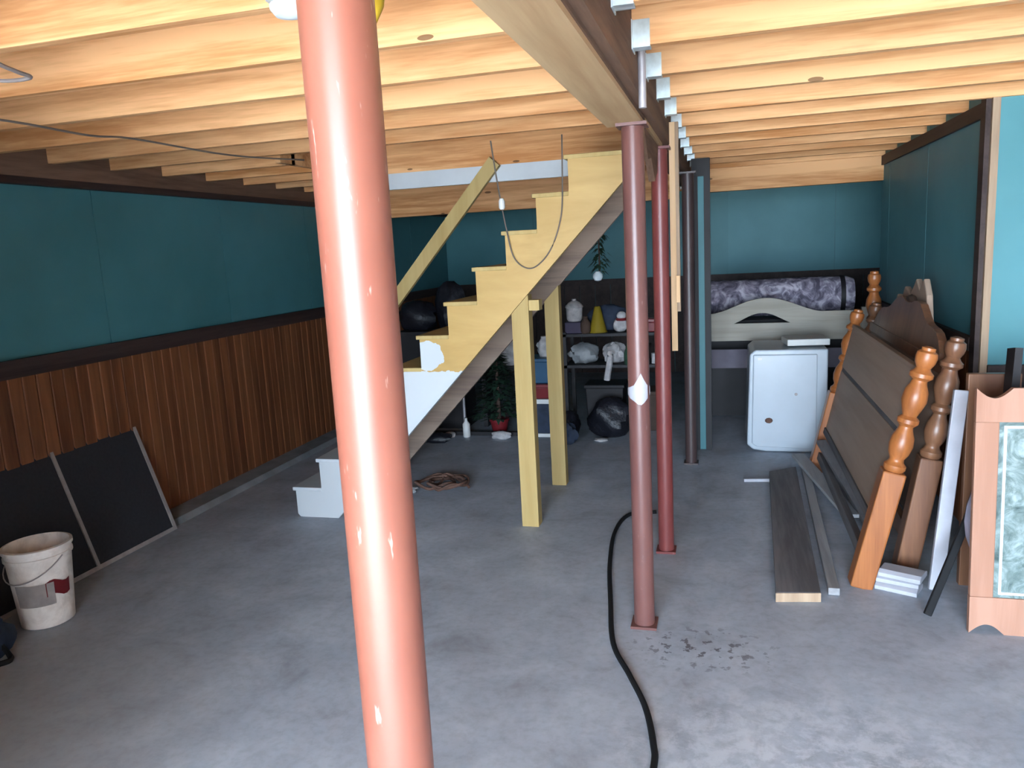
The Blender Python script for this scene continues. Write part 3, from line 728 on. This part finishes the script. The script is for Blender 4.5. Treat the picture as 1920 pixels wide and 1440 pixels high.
# ------------------------------------------------------------------ clutter behind the stairs
def tote(name, label, cat, x0, x1, y0, y1, z0, z1, mat, lid=None):
    t = thing(name, label, cat, ((x0 + x1) / 2, (y0 + y1) / 2, z0))
    cx, cy, hx, hy = (x0 + x1) / 2, (y0 + y1) / 2, (x1 - x0) / 2, (y1 - y0) / 2
    k = .9
    b = MB().put([(cx - hx * k, cy - hy * k, z0), (cx + hx * k, cy - hy * k, z0), (cx + hx * k, cy + hy * k, z0), (cx - hx * k, cy + hy * k, z0),
                  (cx - hx, cy - hy, z1 - .03), (cx + hx, cy - hy, z1 - .03), (cx + hx, cy + hy, z1 - .03), (cx - hx, cy + hy, z1 - .03)],
                 [[3, 2, 1, 0], [4, 5, 6, 7], [0, 1, 5, 4], [1, 2, 6, 5], [2, 3, 7, 6], [3, 0, 4, 7]])
    obj('tub', b, mat, t, bevel=.008)
    obj('lid', MB().box((cx - hx - .012, cy - hy - .012, z1 - .03), (cx + hx + .012, cy + hy + .012, z1)), lid or mat, t, bevel=.006)
    return t
cr = thing('file_crate', 'white plastic crate with navy files at the bottom of the tote stack', 'crate', (-1.56, 6.65, 0))
obj('crate_frame', MB().box((-1.70, 6.5, .30), (-1.42, 6.8, .34)).box((-1.70, 6.5, 0), (-1.665, 6.53, .30)).box((-1.455, 6.5, 0), (-1.42, 6.53, .30)).box((-1.70, 6.5, 0), (-1.42, 6.8, .03)), 'whiteplastic', cr)
obj('files', MB().box((-1.66, 6.52, .03), (-1.46, 6.79, .295)), 'navy', cr)
tote('storage_tote', 'flat red storage tote on the white crate', 'tote', -1.69, -1.42, 6.5, 6.8, .342, .475, 'redplastic')
tote('storage_tote', 'blue storage tote on top of the red one', 'tote', -1.67, -1.43, 6.52, 6.8, .477, .70, 'blueplastic')
# small artificial tree
tr = thing('artificial_tree', 'small dark green artificial tree behind the near stair post', 'tree', (-2.0, 6.62, 0))
obj('trunk', MB().lathe([(.02, .10), (.012, .75)], (-2.0, 6.62, 0), 8), 'bark', tr, smooth=True)
rnd = random.Random(5); tb = MB()
for i in range(700):
    z = .16 + .58 * rnd.random() ** 1.1; a = rnd.uniform(0, 6.283); rr = (.80 - z) * .33 * rnd.uniform(.3, 1.05) + .015
    p = Vector((-2.0 + rr * math.cos(a), 6.62 + rr * math.sin(a), z + rnd.uniform(-.02, .02)))
    d = Vector((math.cos(a), math.sin(a), rnd.uniform(-.5, .3))).normalized(); sd_ = d.cross(Vector((0, 0, 1))).normalized()
    tb.put([p - sd_ * .022, p + sd_ * .022, p + d * .085], [[0, 1, 2]])
o = obj('foliage', tb, 'green', tr); o['kind'] = 'stuff'
obj('pot', MB().lathe([(.06, 0), (.085, .12), (.092, .12), (.092, .14), (.02, .14)], (-2.0, 6.62, 0), 18), 'redplastic', tr, smooth=True)
tag(obj('white_bottle', MB().lathe([(.03, 0), (.034, .01), (.034, .12), (.013, .15), (.013, .175)], (-2.27, 6.47, .0), 14), 'whiteplastic', smooth=True), 'white plastic bottle standing left of the small green tree', 'bottle')
# dark bench with bags
db = thing('wooden_bench', 'low dark bench behind the stairs carrying a white crumpled bag', 'bench', (-1.95, 6.95, 0))
obj('bench_top', MB().box((-2.25, 6.85, .54), (-1.74, 7.1, .58)), 'darkbox', db)
for lx_ in (-2.23, -1.79): obj('leg', MB().box((lx_, 6.87, 0), (lx_ + .04, 7.08, .54)), 'darkbox', db)
tag(obj('white_bag', MB().blob((-1.98, 6.93, .70), (.20, .12, .14), 11, .28, .82), 'fluff', smooth=True), 'crumpled white bag on the dark bench under the stairs', 'bag')
# rack on the back with white things
rk = thing('storage_rack', 'dark storage rack full of clutter behind the stair posts', 'rack', (-1.15, 6.9, 0))
for zz in (.58, .86):
    obj('shelf', MB().box((-1.40, 6.72, zz), (-.50, 7.1, zz + .025)), 'darkbox', rk)
for xx, yy in ((-1.40, 6.72), (-.53, 6.72), (-1.40, 7.07), (-.53, 7.07)):
    obj('upright', MB().box((xx, yy, 0), (xx + .03, yy + .03, .90)), 'darkbox', rk)
def blobthing(name, label, cat, c, r, mat, seed, amp=.2, flat=.8, group=None):
    return tag(obj(name, MB().blob(c, r, seed, amp, flat), mat, smooth=True), label, cat, group)
blobthing('folded_cloth', 'large pale grey cloth heap on the lower rack shelf', 'cloth', (-1.235, 6.88, .688), (.13, .12, .10), 'greycloth', 21, .25)
blobthing('folded_cloth', 'white cloth heap at the right end of the lower rack shelf', 'cloth', (-.96, 6.89, .688), (.10, .11, .10), 'fluff', 22, .3)
tag(obj('white_sleeve', MB().tube(smooth_pts([(-.98, 6.72, .72), (-.985, 6.675, .62), (-1.0, 6.67, .54), (-1.01, 6.675, .48)], 4), .028, 8), 'fluff', smooth=True), 'white sleeve hanging over the front of the lower rack shelf', 'cloth')
tag(obj('white_pot', MB().lathe([(.055, 0), (.07, .02), (.075, .12), (.082, .125), (.078, .14), (.05, .17), (.02, .185), (.02, .20)], (-1.31, 6.85, .988), 20), 'fluff', smooth=True), 'grey white lidded pot at the left of the upper rack shelf', 'pot')
tag(obj('yellow_cone', MB().lathe([(.085, 0), (.075, .02), (.03, .22), (.022, .23)], (-1.10, 6.84, .886), 20), 'yellow', smooth=True), 'mustard yellow cone on the upper rack shelf', 'cone')
tag(obj('storage_jar', MB().lathe([(.05, 0), (.055, .02), (.055, .13), (.035, .16), (.035, .18)], (-1.55, 6.66, .702), 18), 'fluff', smooth=True), 'pale jar standing on the blue tote', 'jar')
bear = thing('plush_toy', 'white plush toy sitting on the upper rack shelf', 'toy', (-.90, 6.84, .886))
obj('toy_body', MB().blob((-.90, 6.84, .945), (.065, .05, .065), 31, .1, .9), 'fluff', bear, smooth=True)
obj('toy_head', MB().blob((-.885, 6.82, 1.03), (.042, .04, .038), 32, .08), 'fluff', bear, smooth=True)
obj('scarf', MB().lathe([(.045, 0), (.05, .012), (.045, .024)], (-.888, 6.825, .985), 14), 'redplastic', bear, smooth=True)
tote('red_bag', 'small red gift box beside the plush toy', 'box', -.74, -.58, 6.76, 6.9, .886, 1.0, 'redplastic')
tag(obj('purple_box', MB().box((-1.385, 6.76, .886), (-1.235, 6.95, .987)), 'purple', bevel=.005), 'dark purple box under the lidded pot on the rack', 'box')
tote('cardboard_box', 'brown cardboard box on the floor at the right end of the rack', 'box', -.78, -.58, 6.76, 7.05, 0, .36, 'bark')
tote('cardboard_box', 'dark box at the right end of the lower rack shelf', 'box', -.79, -.66, 6.80, 7.0, .606, .76, 'bark')
tag(obj('small_can', MB().lathe([(.03, 0), (.03, .09)], (-.60, 6.80, .606), 14), 'fluff', smooth=True), 'small white can at the right end of the lower rack shelf', 'can')
blobthing('trash_bag', 'black plastic bag slumped on the floor under the rack', 'bag', (-.97, 6.55, .16), (.19, .14, .19), 'blackbag', 41)
blobthing('trash_bag', 'black plastic bag next to the tote stack', 'bag', (-1.315, 6.50, .11), (.075, .12, .13), 'blackbag', 42)
blobthing('white_scrap', 'small white scrap on the floor in front of the black bag under the rack', 'scrap', (-1.03, 6.38, .012), (.06, .04, .016), 'fluff', 43)
# things behind the upper stairs on the left
dc = thing('dark_cabinet', 'black cabinet standing behind the staircase', 'cabinet', (-2.55, 6.75, 0))
obj('cabinet_body', MB().box((-3.05, 6.8, .0), (-2.38, 7.12, .93)), 'darkbox', dc)
obj('cabinet_door', MB().box((-3.03, 6.785, .04), (-2.725, 6.8, .9)), 'darkbox', dc)
obj('cabinet_door', MB().box((-2.705, 6.785, .04), (-2.40, 6.8, .9)), 'darkbox', dc)
blobthing('trash_bag', 'black plastic bag on the left of the black cabinet top', 'bag', (-2.86, 6.95, 1.06), (.19, .14, .16), 'blackbag', 51)
blobthing('trash_bag', 'taller black plastic bag on the right of the black cabinet top', 'bag', (-2.51, 6.95, 1.14), (.155, .14, .25), 'blackbag', 52)
# low mat with small scraps, stand
tag(obj('floor_mat', MB().box((-2.75, 6.52, 0), (-1.74, 6.56, .035)), 'darkbox'), 'long dark strip on the floor in front of the small tree', 'strip')
blobthing('white_scrap', 'white scrap left of the small green tree on the floor strip', 'scrap', (-2.42, 6.45, .022), (.05, .035, .03), 'fluff', 61)
blobthing('white_scrap', 'white crumpled paper at the foot of the near stair post', 'scrap', (-1.93, 6.42, .03), (.09, .05, .04), 'fluff', 62)
sd2 = thing('metal_stand', 'thin grey metal stand beside the small green tree', 'stand', (-2.37, 6.62, 0))
obj('stand_pole', MB().lathe([(.014, .015), (.014, .52)], (-2.34, 6.64, 0), 10), 'conduit', sd2, smooth=True)
obj('stand_base', MB().lathe([(.09, 0), (.085, .015)], (-2.34, 6.64, 0), 18), 'conduit', sd2, smooth=True)
blobthing('black_cloth', 'black cloth crumpled on the floor by the stair side', 'cloth', (-2.50, 6.28, .035), (.15, .08, .05), 'blackbag', 63)
# hanging vine with a pale globe
hg = thing('hanging_vine', 'dark hanging artificial vine with a pale globe in front of the back wall', 'hanging decoration', (-1.05, 6.785, 1.3))
obj('cord', MB().tube([(-1.06, 6.785, 2.02), (-1.06, 6.785, ZJ)], .005, 6), 'black', hg)
rnd = random.Random(9); vb = MB()
for i in range(160):
    z = rnd.uniform(1.42, 2.05); a = rnd.uniform(0, 6.28); rr = rnd.uniform(.01, .075)
    p = Vector((-1.06 + rr * math.cos(a), 6.785 + rr * math.sin(a), z)); d = Vector((math.cos(a), math.sin(a), -.9)).normalized()
    s_ = d.cross(Vector((0, 0, 1))).normalized()
    vb.put([p - s_ * .016, p + s_ * .016, p + d * .06], [[0, 1, 2]])
o = obj('leaves', vb, 'green', hg); o['kind'] = 'stuff'
obj('globe', MB().lathe([(.008, 0), (.03, .008), (.044, .035), (.042, .06), (.02, .085)], (-1.075, 6.77, 1.34), 16), 'glow', hg, smooth=True)
obj('cord', MB().tube([(-1.06, 6.785, 1.41), (-1.06, 6.785, 2.05)], .008, 6), 'bark', hg)

blobthing('black_coat', 'black coat heaped on the back corner of the upper rack shelf', 'coat', (-1.02, 7.0, .99), (.20, .07, .13), 'navy', 71, .2)
blobthing('grey_bundle', 'grey bundle on the blue tote behind the pale jar', 'bundle', (-1.545, 6.76, .765), (.10, .045, .08), 'greycloth', 72, .25)
tag(obj('green_bottle', MB().lathe([(.03, 0), (.034, .01), (.034, .10), (.012, .15), (.012, .185)], (-.83, 6.75, .606), 14), 'green', smooth=True), 'dark green bottle on the lower rack shelf beside the white cloth', 'bottle')
blobthing('dark_bundle', 'dark bundle on the floor between the stair posts', 'bundle', (-1.30, 6.25, .09), (.09, .08, .10), 'navy', 73, .25)
tag(obj('brown_jug', MB().lathe([(.035, 0), (.045, .02), (.045, .09), (.02, .13), (.024, .15)], (-1.20, 6.77, .886), 16), 'bark', smooth=True), 'brown jug between the lidded pot and the yellow cone', 'jug')
tote('dark_tote', 'black storage tote on the floor under the middle of the rack', 'tote', -1.22, -.88, 6.76, 7.05, 0, .42, 'darkbox')
